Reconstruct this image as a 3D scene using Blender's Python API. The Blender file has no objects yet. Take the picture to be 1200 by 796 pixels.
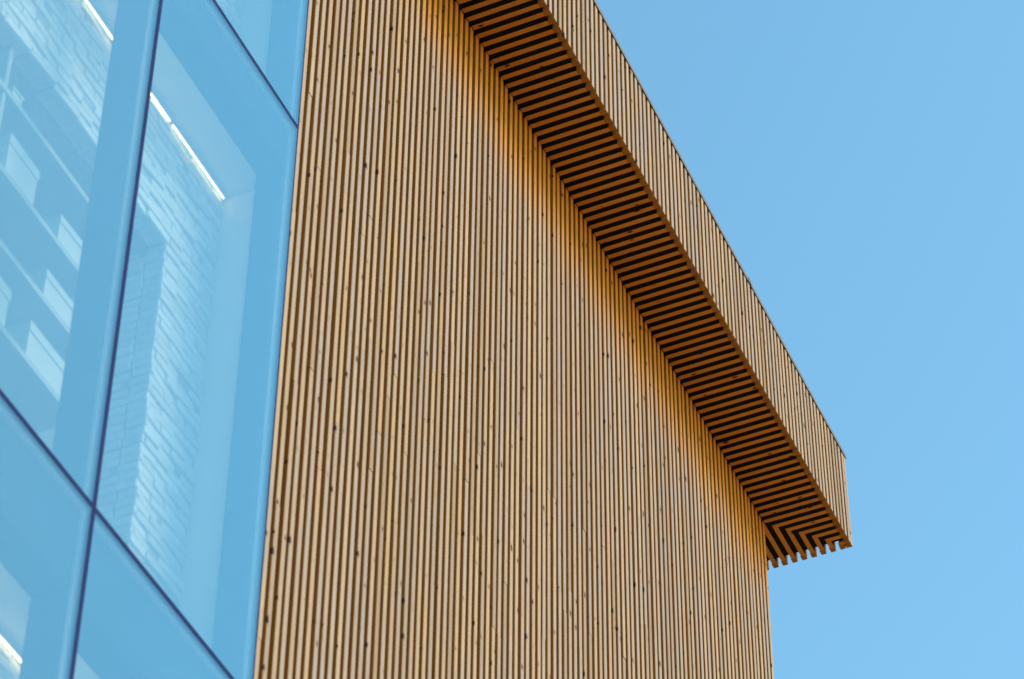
import bpy, math, random
from mathutils import Matrix, Vector

random.seed(7)
S = bpy.context.scene
C = S.collection

# ------------------------------------------------------------------ camera
P = 0.07                 # slat pitch in metres, the unit the building is set out in
ZS = 16.13               # height of the soffit above the ground
def W(x, y, z):          # building grid (pitches, z from the soffit) -> metres
    return Vector((x * P, y * P, ZS + z * P))

yaw, pitch, roll = 1.1425, 0.7785, 0.0108
fwd = Vector((math.sin(yaw) * math.cos(pitch), math.cos(yaw) * math.cos(pitch), math.sin(pitch)))
rgt0 = Vector((math.cos(yaw), -math.sin(yaw), 0))
up0 = rgt0.cross(fwd)
rgt = math.cos(roll) * rgt0 + math.sin(roll) * up0
up = -math.sin(roll) * rgt0 + math.cos(roll) * up0
cd = bpy.data.cameras.new('camera')
cam = bpy.data.objects.new('camera', cd)
C.objects.link(cam)
m = Matrix((rgt, up, -fwd)).transposed().to_4x4()
m.translation = W(-152.9701, -75.0219, -206.8687)
cam.matrix_world = m
cd.sensor_width = 36.0
cd.lens = 3764.78 / 1200 * 36.0
cd.clip_end = 20000
cd.dof.use_dof = True
cd.dof.focus_distance = 20.3
cd.dof.aperture_fstop = 4.0
S.camera = cam

# ------------------------------------------------------------------ sky and sun
SUN_EL, SUN_AZ = math.radians(44), math.radians(24)    # azimuth from the facade normal towards +X
sd = Vector((math.sin(SUN_AZ) * math.cos(SUN_EL), -math.cos(SUN_AZ) * math.cos(SUN_EL), math.sin(SUN_EL)))
wd = bpy.data.worlds.new('World')
S.world = wd
wd.use_nodes = True
nt = wd.node_tree
bg = nt.nodes['Background']
sky = nt.nodes.new('ShaderNodeTexSky')
sky.sky_type = 'NISHITA'
sky.sun_disc = False
sky.sun_elevation = SUN_EL
sky.sun_rotation = math.atan2(sd.x, sd.y)
sky.altitude = 0
sky.air_density = 1.0
sky.dust_density = 0.3
sky.ozone_density = 1.0
hs = nt.nodes.new('ShaderNodeHueSaturation')       # the photograph's clear, slightly cyan blue, over the whole sky
hs.inputs['Hue'].default_value = 0.473
hs.inputs['Saturation'].default_value = 1.13
hs.inputs['Value'].default_value = 0.96
nt.links.new(sky.outputs[0], hs.inputs['Color'])
nt.links.new(hs.outputs[0], bg.inputs[0])
bg.inputs[1].default_value = 0.13
sl = bpy.data.lights.new('sun', 'SUN')
sl.energy = 1.25
sl.angle = math.radians(30)
sl.color = (1.0, 0.95, 0.88)
so = bpy.data.objects.new('sun', sl)
C.objects.link(so)
so.rotation_euler = (-sd).to_track_quat('-Z', 'Y').to_euler()
so.location = (0, -20, 40)

S.view_settings.view_transform = 'Standard'
S.view_settings.look = 'None'
S.view_settings.gamma = 1.0
S.view_settings.use_curve_mapping = False
S.view_settings.exposure = 1.12

# ------------------------------------------------------------------ materials
class N:
    """small helper round a node tree"""
    def __init__(self, name):
        self.m = bpy.data.materials.new(name)
        self.m.use_nodes = True
        self.t = self.m.node_tree
        self.b = self.t.nodes['Principled BSDF']
        self.out = self.t.nodes['Material Output']
    def n(self, kind, **kw):
        x = self.t.nodes.new(kind)
        for k, v in kw.items():
            setattr(x, k, v)
        return x
    def l(self, a, b):
        self.t.links.new(a, b)
    def put(self, sock, v):
        if hasattr(v, 'is_output'):
            self.l(v, sock)
        else:
            sock.default_value = v
    def math(self, op, a, b=0.0, c=0.0, clamp=False):
        x = self.n('ShaderNodeMath', operation=op, use_clamp=clamp)
        self.put(x.inputs[0], a); self.put(x.inputs[1], b); self.put(x.inputs[2], c)
        return x.outputs[0]
    def vmath(self, op, a, b):
        x = self.n('ShaderNodeVectorMath', operation=op)
        self.put(x.inputs[0], a); self.put(x.inputs[1], b)
        return x.outputs[0]
    def rng(self, v, a, b, c, d, smooth=False):
        x = self.n('ShaderNodeMapRange')
        if smooth: x.interpolation_type = 'SMOOTHSTEP'
        self.put(x.inputs[0], v)
        for i, q in enumerate((a, b, c, d)): self.put(x.inputs[i + 1], q)
        return x.outputs[0]
    def mix(self, f, a, b, mode='MIX'):
        x = self.n('ShaderNodeMix', data_type='RGBA', blend_type=mode)
        self.put(x.inputs[0], f); self.put(x.inputs[6], a); self.put(x.inputs[7], b)
        return x.outputs[2]
    def noise(self, vec, scale, detail=3.0, rough=0.55):
        x = self.n('ShaderNodeTexNoise')
        self.l(vec, x.inputs['Vector']); x.inputs['Scale'].default_value = scale
        x.inputs['Detail'].default_value = detail; x.inputs['Roughness'].default_value = rough
        return x.outputs[0]
    def ramp(self, f, stops):
        x = self.n('ShaderNodeValToRGB')
        e = x.color_ramp.elements
        while len(e) < len(stops): e.new(0.5)
        for q, (p, c) in zip(e, stops):
            q.position = p; q.color = (*c, 1)
        self.put(x.inputs[0], f)
        return x.outputs[0]

def wood(name, weather_shade):
    k = N(name)
    tc = k.n('ShaderNodeTexCoord'); oi = k.n('ShaderNodeObjectInfo')
    rnd = oi.outputs['Random']
    off = k.math('MULTIPLY', rnd, 173.0)
    cmb = k.n('ShaderNodeCombineXYZ')
    for i in range(3): k.l(off, cmb.inputs[i])
    oc = tc.outputs['Object']
    st = k.vmath('MULTIPLY', oc, (1.0, 1.0, 0.035))
    v = k.vmath('ADD', st, cmb.outputs[0])
    grain = k.noise(v, 160.0, 4.0, 0.6)
    slow = k.noise(k.vmath('ADD', k.vmath('MULTIPLY', oc, (4.0, 4.0, 1.0)), cmb.outputs[0]), 0.9, 3.0, 0.6)
    base = k.ramp(rnd, [(0.0, (0.34, 0.130, 0.014)), (0.25, (0.39, 0.155, 0.020)), (0.5, (0.41, 0.150, 0.016)),  # wall slats: side colour darkened to carry the shade between slats
                        (0.75, (0.36, 0.145, 0.022)), (1.0, (0.43, 0.175, 0.022))]) if weather_shade else \
           k.ramp(rnd, [(0.0, (0.62, 0.235, 0.030)), (0.25, (0.68, 0.275, 0.040)), (0.5, (0.70, 0.255, 0.030)),
                        (0.75, (0.60, 0.245, 0.045)), (1.0, (0.74, 0.305, 0.042))])
    base = k.mix(k.rng(slow, 0.4, 0.68, 0.0, 0.55, True), base, (0.44, 0.20, 0.03, 1) if weather_shade else (0.66, 0.29, 0.05, 1))
    base = k.mix(k.rng(slow, 0.42, 0.25, 0.0, 0.45, True), base, (0.38, 0.14, 0.015, 1) if weather_shade else (0.58, 0.20, 0.022, 1))
    base = k.mix(k.rng(grain, 0.35, 0.72, 0.0, 0.38), base, (0.28, 0.11, 0.022, 1))
    sep = k.n('ShaderNodeSeparateXYZ'); k.l(oc, sep.inputs[0])
    if weather_shade:      # silvered outer face, differing per slat; gap shade put into the side colour
        r2 = k.math('FRACT', k.math('MULTIPLY', rnd, 7.31))
        grey = k.ramp(r2, [(0.0, (0.42, 0.270, 0.140)), (0.2, (0.55, 0.385, 0.250)), (0.4, (0.61, 0.390, 0.180)),
                           (0.6, (0.53, 0.38, 0.275)), (0.8, (0.65, 0.435, 0.22)), (1.0, (0.50, 0.340, 0.22))])
        mid = k.noise(k.vmath('ADD', k.vmath('MULTIPLY', oc, (8.0, 8.0, 1.0)), cmb.outputs[0]), 3.1, 4.0, 0.65)
        grey = k.mix(k.rng(slow, 0.42, 0.66, 0.0, 0.6, True), grey, (0.44, 0.37, 0.31, 1))
        grey = k.mix(k.rng(slow, 0.44, 0.26, 0.0, 0.6, True), grey, (0.58, 0.375, 0.17, 1))
        grey = k.mix(k.rng(mid, 0.50, 0.75, 0.0, 0.55, True), grey, (0.36, 0.275, 0.20, 1))
        grey = k.mix(k.rng(grain, 0.38, 0.72, 0.0, 0.45), grey, (0.30, 0.205, 0.125, 1))
        # amber glow under the eaves, painted into the face colour, ragged per slat
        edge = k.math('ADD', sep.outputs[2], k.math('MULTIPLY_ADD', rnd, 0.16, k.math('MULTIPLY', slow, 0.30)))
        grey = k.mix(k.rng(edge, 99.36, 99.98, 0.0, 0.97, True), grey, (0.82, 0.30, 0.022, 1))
        base = k.mix(k.rng(sep.outputs[1], 0.0032, 0.0012, 0.0, weather_shade), base, grey)
    # knots: feature points strung along each slat, every one with its own place in the section and its own size
    for per_m, rmin, rmax, seed in ((2.6, -0.0025, 0.0098, 0.0), (2.6, -0.003, 0.0076, 37.7)):
        vo = k.n('ShaderNodeTexVoronoi', voronoi_dimensions='1D')
        k.l(k.math('ADD', k.math('MULTIPLY', sep.outputs[2], per_m), k.math('MULTIPLY_ADD', rnd, 911.0, seed)), vo.inputs['W'])
        vo.inputs['Scale'].default_value = 1.0
        dz = k.math('MULTIPLY', vo.outputs['Distance'], 0.45 / per_m)
        cs = k.n('ShaderNodeSeparateColor'); k.l(vo.outputs['Color'], cs.inputs[0])
        dx = k.math('SUBTRACT', sep.outputs[0], k.math('MULTIPLY_ADD', cs.outputs[0], 0.040, -0.004))
        dy = k.math('SUBTRACT', sep.outputs[1], k.math('MULTIPLY_ADD', cs.outputs[1], 0.024, -0.001))
        dy = k.math('MULTIPLY', dy, 0.8)
        d = k.math('SQRT', k.math('ADD', k.math('ADD', k.math('MULTIPLY', dx, dx), k.math('MULTIPLY', dy, dy)), k.math('MULTIPLY', dz, dz)))
        r = k.rng(cs.outputs[2], 0.0, 1.0, rmin, rmax)
        d2 = k.math('SUBTRACT', d, r)
        halo = k.rng(d2, 0.010, 0.0, 0.0, 0.45, True)
        core = k.rng(d2, 0.002, -0.002, 0.0, 0.93, True)
        base = k.mix(halo, base, (0.33, 0.17, 0.07, 1))
        base = k.mix(core, base, k.mix(cs.outputs[1], (0.028, 0.014, 0.008, 1), (0.11, 0.048, 0.018, 1)))
    k.l(base, k.b.inputs['Base Color'])
    k.b.inputs['Roughness'].default_value = 0.72
    k.b.inputs['Specular IOR Level'].default_value = 0.12
    bu = k.n('ShaderNodeBump'); bu.inputs['Strength'].default_value = 0.25; bu.inputs['Distance'].default_value = 0.002
    k.l(grain, bu.inputs['Height']); k.l(bu.outputs[0], k.b.inputs['Normal'])
    return k.m

def plain(name, col, rough=0.6, metal=0.0, vary=0.12, scale=3.0, bump=0.0, bscale=60.0, spec=0.3):
    k = N(name)
    tc = k.n('ShaderNodeTexCoord')
    nz = k.noise(tc.outputs['Object'], scale, 5.0, 0.6)
    a = tuple(c * (1 - vary) for c in col) + (1,)
    b = tuple(min(1, c * (1 + vary)) for c in col) + (1,)
    k.l(k.mix(k.rng(nz, 0.3, 0.7, 0, 1), a, b), k.b.inputs['Base Color'])
    k.b.inputs['Roughness'].default_value = rough
    k.b.inputs['Metallic'].default_value = metal
    k.b.inputs['Specular IOR Level'].default_value = spec
    if bump:
        bu = k.n('ShaderNodeBump'); bu.inputs['Strength'].default_value = 0.6; bu.inputs['Distance'].default_value = bump
        k.l(k.noise(tc.outputs['Object'], bscale, 4.0, 0.6), bu.inputs['Height'])
        k.l(bu.outputs[0], k.b.inputs['Normal'])
    return k.m

def brick_mat():
    k = N('white_painted_brick')
    tc = k.n('ShaderNodeTexCoord'); oi = k.n('ShaderNodeObjectInfo')
    cmb = k.n('ShaderNodeCombineXYZ')
    off = k.math('MULTIPLY', oi.outputs['Random'], 91.0)
    for i in range(3): k.l(off, cmb.inputs[i])
    v = k.vmath('ADD', tc.outputs['Object'], cmb.outputs[0])
    n1 = k.noise(v, 22.0, 5.0, 0.65)
    col = k.ramp(oi.outputs['Random'], [(0.0, (0.70, 0.67, 0.62)), (0.5, (0.80, 0.78, 0.74)), (1.0, (0.86, 0.85, 0.82))])
    col = k.mix(k.rng(n1, 0.52, 0.72, 0, 0.5), col, (0.52, 0.46, 0.40, 1))
    k.l(col, k.b.inputs['Base Color'])
    k.b.inputs['Roughness'].default_value = 0.8
    bu = k.n('ShaderNodeBump'); bu.inputs['Strength'].default_value = 0.9; bu.inputs['Distance'].default_value = 0.008
    k.l(n1, bu.inputs['Height']); k.l(bu.outputs[0], k.b.inputs['Normal'])
    return k.m

def glass():
    k = N('coated_glass')
    t = k.t
    t.nodes.remove(k.b)
    tr = k.n('ShaderNodeBsdfTransparent'); tr.inputs[0].default_value = (1.0, 0.99, 0.92, 1)
    gl = k.n('ShaderNodeBsdfGlossy'); gl.inputs['Roughness'].default_value = 0.0
    gl.inputs[0].default_value = (0.52, 0.90, 1.0, 1)
    lw = k.n('ShaderNodeLayerWeight'); lw.inputs[0].default_value = 0.5
    refl = k.math('MULTIPLY_ADD', k.math('POWER', lw.outputs['Facing'], 2.6), 0.94, 0.11)   # Schlick
    mx = k.n('ShaderNodeMixShader')
    k.l(refl, mx.inputs[0]); k.l(tr.outputs[0], mx.inputs[1]); k.l(gl.outputs[0], mx.inputs[2])
    k.l(mx.outputs[0], k.out.inputs[0])
    return k.m

def emit(name, col, s):
    k = N(name)
    k.b.inputs['Base Color'].default_value = (*col, 1)
    k.b.inputs['Emission Color'].default_value = (*col, 1)
    k.b.inputs['Emission Strength'].default_value = s
    return k.m

def ground_mat():
    k = N('paving')
    tc = k.n('ShaderNodeTexCoord')
    br = k.n('ShaderNodeTexBrick')
    k.l(tc.outputs['Object'], br.inputs['Vector'])
    br.inputs['Scale'].default_value = 1.6
    br.inputs['Color1'].default_value = (0.47, 0.255, 0.12, 1); br.inputs['Color2'].default_value = (0.40, 0.22, 0.11, 1)
    br.inputs['Mortar'].default_value = (0.12, 0.10, 0.085, 1); br.inputs['Mortar Size'].default_value = 0.012
    nz = k.noise(tc.outputs['Object'], 0.7, 6.0, 0.6)
    k.l(k.mix(k.rng(nz, 0.35, 0.7, 0, 0.4), br.outputs[0], (0.27, 0.165, 0.095, 1)), k.b.inputs['Base Color'])
    k.b.inputs['Roughness'].default_value = 0.85
    return k.m

M = dict(
    wood=wood('weathered_shaded_larch', 0.92), oiled=wood('oiled_larch_slat', 0.0), glass=glass(), brick=brick_mat(), ground=ground_mat(),
    membrane=plain('black_membrane', (0.012, 0.011, 0.010), 0.9),
    metal=plain('grey_coping', (0.20, 0.185, 0.16), 0.7, 0.0, 0.15, 6.0, spec=0.15),
    gasket=plain('black_gasket', (0.030, 0.042, 0.120), 0.95, spec=0.02),
    spacer=plain('aluminium_spacer', (0.62, 0.65, 0.68), 0.4, 0.2, 0.05),
    frame=plain('dark_blue_grey_frame', (0.010, 0.020, 0.032), 0.7, 0.0, 0.08, 2.0, spec=0.02),
    plaster=plain('white_plaster', (0.87, 0.85, 0.81), 0.85, 0.0, 0.03, 1.5, 0.002, 40.0),
    mortar=plain('pale_mortar', (0.50, 0.48, 0.45), 0.9, 0.0, 0.15, 30.0, 0.003, 120.0),
    shelf=plain('grey_shelf_board', (0.40, 0.40, 0.38), 0.6, 0.0, 0.08, 4.0),
    recess=plain('grey_recess_paint', (0.16, 0.18, 0.19), 0.8),
    box=plain('white_card_box', (0.60, 0.61, 0.58), 0.7, 0.0, 0.05, 8.0),
    lid=plain('pale_grey_lid', (0.56, 0.58, 0.56), 0.6, 0.0, 0.05, 8.0),
    concrete=plain('grey_concrete', (0.33, 0.32, 0.30), 0.85, 0.0, 0.12, 1.0),
    led=emit('warm_light_strip', (1.0, 0.70, 0.28), 3.6),
)

# ------------------------------------------------------------------ builders
def link(name, me, parent=None, mat=None):
    o = bpy.data.objects.new(name, me)
    C.objects.link(o)
    if parent: o.parent = parent
    if mat and not me.materials: me.materials.append(M[mat])
    return o

def empty(name, loc):
    o = bpy.data.objects.new(name, None)
    C.objects.link(o); o.location = loc; o.empty_display_size = 0.3
    return o

def tag(o, label, cat, group=None):
    o['label'] = label; o['category'] = cat
    if group: o['group'] = group
    return o

BOXF = [(0, 3, 2, 1), (4, 5, 6, 7), (0, 1, 5, 4), (1, 2, 6, 5), (2, 3, 7, 6), (3, 0, 4, 7)]
def box_data(a, b):
    (x0, y0, z0), (x1, y1, z1) = a, b
    return [(x0, y0, z0), (x1, y0, z0), (x1, y1, z0), (x0, y1, z0), (x0, y0, z1), (x1, y0, z1), (x1, y1, z1), (x0, y1, z1)]

def boxes(name, lst, mat, parent=None, origin=(0, 0, 0)):
    """several boxes given in pitches -> one mesh object, origin in pitches"""
    vs, fs = [], []
    for a, b in lst:
        n = len(vs)
        a2 = tuple((p - q) * P for p, q in zip(a, origin)); b2 = tuple((p - q) * P for p, q in zip(b, origin))
        vs += box_data(a2, b2); fs += [tuple(i + n for i in f) for f in BOXF]
    me = bpy.data.meshes.new(name); me.from_pydata(vs, [], fs); me.update()
    o = link(name, me, parent, mat)
    loc = W(*origin)
    o.location = loc - (parent.matrix_basis.translation if parent else Vector()) if parent and parent.parent is None else loc
    return o

def slat_mesh(w, d, L, c0=0.0, c1=0.0, ch=0.0024, mat='wood'):
    """a bar along local z, width x, depth y, chamfered long edges; ends sheared by c0, c1 per unit of width (metres)"""
    pr = [(ch, 0), (w - ch, 0), (w, ch), (w, d - ch), (w - ch, d), (ch, d), (0, d - ch), (0, ch)]
    vs = [(x, y, x * c0) for x, y in pr] + [(x, y, L + x * c1) for x, y in pr]
    fs = [(i, (i + 1) % 8, 8 + (i + 1) % 8, 8 + i) for i in range(8)] + [tuple(range(7, -1, -1)), tuple(range(8, 16))]
    me = bpy.data.meshes.new('slat'); me.from_pydata(vs, [], fs); me.update()
    me.materials.append(M[mat])
    return me

def place(name, me, parent, world_loc, rot=None, jit=0.0):
    o = link(name, me, parent)
    r = rot.to_4x4() if rot else Matrix.Identity(4)
    off = Vector((random.uniform(-1, 1), random.uniform(-1, 1), 0)) * jit
    r.translation = world_loc + off - root_of(parent)
    o.matrix_basis = r
    return o

def root_of(o):
    v = Vector()
    while o:
        v = v + o.matrix_basis.translation; o = o.parent
    return v

SOFFIT = Matrix(((1, 0, 0), (0, 0, -1), (0, 1, 0)))       # x->X, y->Z, z->-Y
RETURN = Matrix(((0, 0, 1), (1, 0, 0), (0, 1, 0)))        # x->Y, y->Z, z->X
RETFAS = Matrix(((0, -1, 0), (1, 0, 0), (0, 0, 1)))       # x->Y, y->-X, z->Z

w, d = 0.525, 0.62        # slat section in pitches
ws, ds = 0.47, 0.07                 # thickness of the soffit boards, open void above them
D, XC, H = 6.70, 77.6, 12.2
XL = -56                  # left end of what is built of the overhang
X0, X1 = -24, 71          # first and last slat of the timber wall
ZG = -ZS / P              # ground level in pitches

# ------------------------------------------------------------------ ground
me = bpy.data.meshes.new('ground')
me.from_pydata([(-3000, -3000, 0), (3000, -3000, 0), (3000, 3000, 0), (-3000, 3000, 0)], [], [(0, 1, 2, 3)])
g = link('ground', me, None, 'ground'); g['kind'] = 'structure'

# ------------------------------------------------------------------ the building
B = empty('timber_building', (0, 0, 0))
tag(B, 'building clad in vertical larch slats with slatted overhanging eaves and a glazed bay', 'building')

def part(name, lst, mat, parent=B):
    """part with its own origin at the world origin of the building"""
    vs, fs = [], []
    for a, b in lst:
        n = len(vs)
        vs += box_data(tuple(W(*a)), tuple(W(*b))); fs += [tuple(i + n for i in f) for f in BOXF]
    me = bpy.data.meshes.new(name); me.from_pydata(vs, [], fs); me.update()
    return link(name, me, parent, mat)

# timber wall
wall = part('wall', [((X0 - w + 0.05, d + 0.02, ZG + 0.5), (X1 - d, 2.2, d + 0.01))], 'membrane')
LM = {}
def length_mesh(L, top):
    if (L, top) not in LM:
        LM[L, top] = slat_mesh(w * P, d * P, L)
        if top:                                   # local z ends at 100 under the eaves
            for v in LM[L, top].vertices: v.co.z += 100.0 - L
    return LM[L, top]
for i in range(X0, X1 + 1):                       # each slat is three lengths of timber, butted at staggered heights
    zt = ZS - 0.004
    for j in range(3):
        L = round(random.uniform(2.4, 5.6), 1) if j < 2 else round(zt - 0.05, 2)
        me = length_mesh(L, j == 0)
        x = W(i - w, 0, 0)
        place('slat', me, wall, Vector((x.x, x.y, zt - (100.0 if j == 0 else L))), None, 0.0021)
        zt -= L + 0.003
endw = part('end_wall', [((X1 - d, d + 0.02, ZG + 0.5), (X1 + 0.42, 120, d + 0.01))], 'membrane')
em = slat_mesh(w * P, d * P, -ZG * P - 0.05 - 0.004)
for k in range(1, 9):
    place('end_slat', em, endw, W(X1 + 1.05, k - w, ZG) + Vector((0, 0, 0.05)), RETFAS, 0.001)

# roof edge: soffit board, slats below it, fascia slats in front, coping on top
soff = part('soffit', [((XL, -D + d + 0.02, d + 0.02), (XC - d - 0.02, 2.2, d + 0.5)),
                       ((X1 - 1.5, 2.21, d + 0.02), (XC - d - 0.02, 60, d + 0.5))], 'membrane')
sm = slat_mesh(ws * P, ds * P, (D - d - 0.02) * P - 0.002, mat='oiled')
for i in range(XL + 1, X1 + 1):
    place('soffit_slat', sm, soff, W(i - ws - 0.02, 0, 0) + Vector((0, -0.002, 0)), SOFFIT, 0.001)
for k in range(1, 7):
    L = (D - d - 0.02) - (k - ws)
    if L > 0.3:
        me = slat_mesh(ws * P, ds * P, L * P, 1.0, 0.0, mat='oiled')
        place('soffit_slat', me, soff, W(X1 + k - ws, -(k - ws), 0) + Vector((0, -0.001, 0)), SOFFIT, 0.0006)
for k in range(-9, 7):
    if k <= 0:
        x0 = X1 + 0.03
        me = slat_mesh(ws * P, ds * P, (XC - d - 0.02 - x0) * P, mat='oiled')
        place('soffit_slat', me, soff, W(x0, -k + 0.02, 0) + Vector((0, 0, 0.001)), RETURN, 0.0006)
    else:
        x0 = X1 + k
        L = XC - d - 0.02 - x0
        me = slat_mesh(ws * P, ds * P, L * P, -1.0, 0.0, mat='oiled')
        place('soffit_slat', me, soff, W(x0, -k, 0) + Vector((0.001, 0, 0)), RETURN, 0.0006)

ZT = H - 0.32
fas = part('fascia', [((XL, -D + d + 0.02, d + 0.02 + 0.5), (XC - d - 0.02, -D + d + 0.5, ZT)),
                      ((XC - d - 0.5, -D + d + 0.52, d + 0.52), (XC - d - 0.02, 60, ZT))], 'membrane')
fm = slat_mesh(w * P, d * P, ZT * P - 0.006)
for i in range(XL + 1, X1 + 7):
    place('fascia_slat', fm, fas, W(i - w, -D, 0), None, 0.0012)
place('fascia_slat', fm, fas, W(XC - w, -D, 0) + Vector((0.0, 0, 0)), None, 0)
for k in range(-9, 7):
    y = -k if k > 0 else -k + 0.02
    if y - (-D) < w + 0.1: continue
    place('fascia_slat', fm, fas, W(XC, y, 0), RETFAS, 0.001)
xs = [XL, -20.0, 12.0, 50.8, XC + 0.2]
for a, b in zip(xs[:-1], xs[1:]):
    part('coping', [((a + 0.03, -D - 0.10, ZT), (b - 0.03, -D + 2.2, H)),
                    ((a + 0.03, -D - 0.10, ZT - 0.14), (b - 0.03, -D - 0.03, ZT))], 'metal', fas)
part('coping', [((XC - 2.0, -D + 2.23, ZT), (XC + 0.2, 60, H))], 'metal', fas)
for x in xs[1:-1]:
    part('coping_joint', [((x - 0.35, -D - 0.15, ZT - 0.1), (x + 0.35, -D - 0.105, H + 0.06))], 'metal', fas)
part('roof', [((XL, -D + 2.22, H - 1.2), (XC - 2.02, 120, H - 0.3))], 'concrete')
part('rear_wall', [((XL - 16, 116, ZG), (X1 - d - 0.1, 119.9, 0.4))], 'concrete')

# ------------------------------------------------------------------ glazed bay
YG = 0.0
cols = [X0 - w - 0.14, -43.17, -61.8]
rows = [-0.12, -40.69, -90.83, -143.2, -195.5, ZG + 1.5]
GT = 0.20                    # half joint width
gl = part('glass_facade', [((cols[-1] - 0.8, 3.0, rows[-1] - 1.4), (cols[-1] - 0.2, 11, 0.3))], 'concrete')
for c in range(2):
    for r in range(5):
        xa, xb = cols[c + 1] + GT, cols[c] - (GT if c else 0.02)
        zb, za = rows[r + 1] + GT, rows[r] - GT
        pn = part('pane', [((xa, YG, zb), (xb, YG + 0.10, za))], 'glass', gl)
        pn.data.materials.append(M['gasket'])           # the ground edges of the pane are sealed
        for q in (0, 1, 3, 5): pn.data.polygons[q].material_index = 1
        # edge spacer of the double glazing, seen through the glass
        s0, s1, t = YG + 0.40, YG + 0.62, 0.10
        part('edge_spacer', [((xa, s0, zb), (xa + t, s1, za)), ((xb - t, s0, zb), (xb, s1, za)),
                             ((xa + t, s0, zb), (xb - t, s1, zb + t)), ((xa + t, s0, za - t), (xb - t, s1, za))], 'spacer', gl)
# joints
for i, x in enumerate(cols):
    e0, e1 = (x - 0.0, x + 0.12) if i == 0 else (x - GT + 0.01, x + GT - 0.01)
    part('joint', [((e0, YG - 0.015, rows[-1]), (e1, YG + 0.7, rows[0]))], 'gasket', gl)
for z in rows[1:-1]:
    for c in range(2):
        xa, xb = cols[c + 1] + GT, cols[c] - (GT if c else 0.02)
        part('joint', [((xa, YG - 0.012, z - GT + 0.01), (xb, YG + 0.7, z + GT - 0.01))], 'gasket', gl)
# deep mullions and transom boxes behind the glass
for i, x in enumerate(cols):
    if i == 0:
        part('mullion', [((x + 0.01, 0.72, rows[-1]), (x + 1.0, 3.0, rows[0] + 0.4))], 'frame', gl)
    else:
        part('mullion', [((x - 0.4, 0.72, rows[-1]), (x + 0.82, 3.0, rows[0] + 0.4))], 'frame', gl)
CE = {0: 8.3, 1: -44.1, 2: -96.5, 3: -148.9}       # ceilings of the storeys
for r in (1, 2, 3):
    z = rows[r]
    for c in range(2):
        part('transom', [((cols[c + 1] + 0.84, 0.72, CE[r] + 0.0), (cols[c] - (0.42 if c else -0.18), 3.0, z + 0.6))], 'frame', gl)

# ------------------------------------------------------------------ rooms behind the glass
YB = 6.2                 # face of the brick wall
XE = -23.45              # end wall of the rooms
XP = -29.9               # corner of the shelf recess
XW = -62.4
CO = 0.74                # course height
LBK = 3.0                # brick length
def brick_mesh(L, Dp, Hh):
    me = bpy.data.meshes.new('brick')
    c = 0.05 * P
    x, y, z = L * P, Dp * P, Hh * P
    vs = [(c, 0, c), (x - c, 0, c), (x - c, 0, z - c), (c, 0, z - c),
          (0, c, 0), (x, c, 0), (x, c, z), (0, c, z), (0, y, 0), (x, y, 0), (x, y, z), (0, y, z)]
    fs = [(0, 1, 2, 3), (4, 5, 1, 0), (5, 6, 2, 1), (6, 7, 3, 2), (7, 4, 0, 3),
          (8, 9, 5, 4), (9, 10, 6, 5), (10, 11, 7, 6), (11, 8, 4, 7), (11, 10, 9, 8)]
    me.from_pydata(vs, [], fs); me.update(); me.materials.append(M['brick'])
    return me
BM = {}
def brick(parent, x, y, z, L, rot=None):
    L = round(L, 2)
    if L < 0.35: return
    if L not in BM: BM[L] = brick_mesh(L - 0.12, 1.4, CO - 0.12)
    o = link('brick', BM[L], parent)
    a = Matrix.Rotation(random.uniform(-0.022, 0.022), 4, 'Y') @ Matrix.Rotation(random.uniform(-0.06, 0.06), 4, 'Z')
    b = (rot.to_4x4() if rot else Matrix.Identity(4)) @ a
    b.translation = W(x, y, z) + Vector((0, random.uniform(-0.009, 0.004), random.uniform(-0.003, 0.003)))
    o.matrix_basis = b

for r, (ztop, zbot, pier_lo, pier_hi, band_lo, band_x) in {
        1: (CE[1], rows[2] + 0.6, -80.5, CE[1] - 0.4, -54.5, -51.0),
        2: (CE[2], rows[3] + 0.6, -104.0, CE[2] - 0.4, -106.9, -47.0),
        0: (CE[0], rows[1] + 0.6, -39.8, -14.0, -2.1, -30.0)}.items():
    bw = part('brick_wall', [((XP + 0.1, YB + 0.12, zbot), (XE, 11.2, ztop)),
                             ((XW, YB + 0.12, (CE[r] - 10.4) + 0.1), (XP + 0.1, 11.2, ztop))], 'mortar')
    part('recess_back', [((XW, 10.6, zbot), (XP, 11.2, CE[r] - 10.4))], 'recess', bw)
    n = 0
    z = ztop - 0.02 - CO
    while z > pier_lo:
        x_lo = XP if z < CE[r] - 10.4 else band_x
        if z <= pier_hi:
            x = XE - (0 if n % 2 else LBK / 2)
            if not n % 2: brick(bw, XE - LBK / 2, YB, z, LBK / 2)
            while x > x_lo + 0.2:
                L = min(LBK, x - x_lo)
                brick(bw, x - L, YB, z, L)
                x -= L
            if z < CE[r] - 10.4 - 0.2:      # reveal of the recess
                y = YB + 1.45
                first = True
                while y < 10.5:
                    L = (1.6 if n % 2 and first else LBK); first = False
                    L = min(L, 10.6 - y)
                    if y > YB + 4.2: break
                    o = brick(bw, XP, y + L, z, L, Matrix(((0, 1, 0), (-1, 0, 0), (0, 0, 1))))
                    y += L
        z -= CO; n += 1
    ce = part('ceiling', [((XW, 3.02, CE[r]), (XE + 0.3, 11.2, CE[r] + 1.0))], 'plaster')
    part('room_end_wall', [((XE + 0.01, 3.02, zbot), (XE + 0.6, 11.2, CE[r] - 0.01))], 'plaster')
    part('floor_slab', [((XW, 3.02, CE[r] + 1.02), (XE + 0.3, 30, CE[r] + 3.4))], 'concrete')
part('lower_wall', [((XW, 3.02, ZG), (XE, 3.6, CE[3]))], 'concrete')

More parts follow.
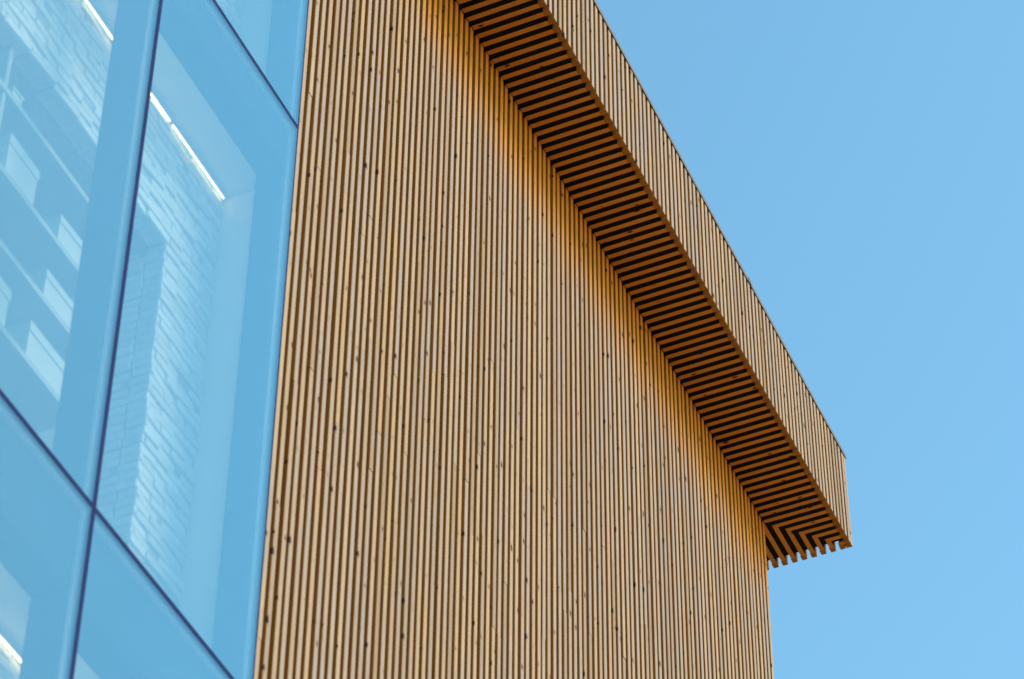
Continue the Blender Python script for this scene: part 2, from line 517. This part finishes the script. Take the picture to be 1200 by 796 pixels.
# light strips: warm lines where ceiling and brick wall meet
strips = [(1, -58.0, -31.55, 'long warm white light strip above the shelves at the ceiling edge'),
          (1, -31.25, -23.8, 'short warm white light strip ending at the white plaster end wall'),
          (2, -58.0, -31.55, 'warm white light strip under the ceiling of the storey below the shelves')]
for r, a, b, lab in strips:
    zc = CE[r]
    t = empty('light_strip', W((a + b) / 2, YB - 0.32, zc))
    tag(t, lab, 'light', 'light strips along the ceilings')
    o = t.matrix_basis.translation
    def child(name, lo, hi, mat):
        me = bpy.data.meshes.new(name)
        me.from_pydata([tuple(Vector(v) - o) for v in box_data(tuple(W(*lo)), tuple(W(*hi)))], [], BOXF); me.update()
        return link(name, me, t, mat)
    child('housing', (a, YB - 0.40, zc - 0.36), (b, YB - 0.12, zc - 0.02), 'spacer')
    child('diffuser', (a + 0.04, YB - 0.32, zc - 0.44), (b - 0.04, YB - 0.24, zc - 0.365), 'led')

# shelves in the recess
SH = [-58.5, -64.7, -70.1, -75.8, -81.5]
t = empty('shelving_unit', W(-46, 8.4, rows[2] + 0.7))
tag(t, 'grey open shelving filling the recess in the white brick wall', 'shelving')
o = t.matrix_basis.translation
def child(name, lo, hi, mat):
    me = bpy.data.meshes.new(name)
    me.from_pydata([tuple(Vector(v) - o) for v in box_data(tuple(W(*lo)), tuple(W(*hi)))], [], BOXF); me.update()
    return link(name, me, t, mat)
for z in SH:
    child('shelf_board', (-61.0, YB + 0.5, z - 0.45), (-36.6, 10.5, z), 'shelf')
for x in (-61.4, -48.7, -37.1):
    child('upright', (x, YB + 0.62, rows[2] + 0.7), (x + 0.38, YB + 1.3, CE[1] - 10.6), 'shelf')
    child('upright', (x, 9.6, rows[2] + 0.7), (x + 0.38, 10.3, CE[1] - 10.6), 'shelf')

# boxes on the shelves
bx = [(-47.2, -43.8, 1, 3.3, 'tall white box on the second shelf board, nearer the shelf upright'),
      (-40.8, -38.2, 1, 2.3, 'small white box on the second shelf board, farther from the shelf upright'),
      (-41.4, -37.9, 2, 2.3, 'white box on the third shelf board, well clear of the upright'),
      (-50.6, -47.4, 2, 2.6, 'white box on the third shelf board, partly behind the upright'),
      (-47.6, -44.6, 3, 3.2, 'tall white box on the fourth shelf board, nearer the shelf upright'),
      (-42.2, -37.8, 3, 2.9, 'wide white box on the fourth shelf board, farther from the shelf upright'),
      (-47.7, -46.6, 0, 0.9, 'tiny pale box on the top shelf board')]
for a, b, s, h, lab in bx:
    z = SH[s] + 0.004 / P
    y0 = YB + 0.55 if not (a < -48.7 < b) else YB + 1.4
    t = empty('storage_box', W((a + b) / 2, y0 + 1.4, z))
    tag(t, lab, 'box', 'white boxes on the shelves')
    t.rotation_euler.z = random.uniform(-0.05, 0.05)
    hw = (b - a) / 2 * P
    for nm, lo, hi, mt in (('body', (-hw, -1.3 * P, 0), (hw, 1.3 * P, h * 0.74 * P), 'box'),
                           ('lid', (-hw - 0.005, -1.37 * P, h * 0.745 * P), (hw + 0.005, 1.37 * P, h * P), 'lid')):
        me = bpy.data.meshes.new(nm)
        me.from_pydata(box_data(lo, hi), [], BOXF); me.update()
        link(nm, me, t, mt)
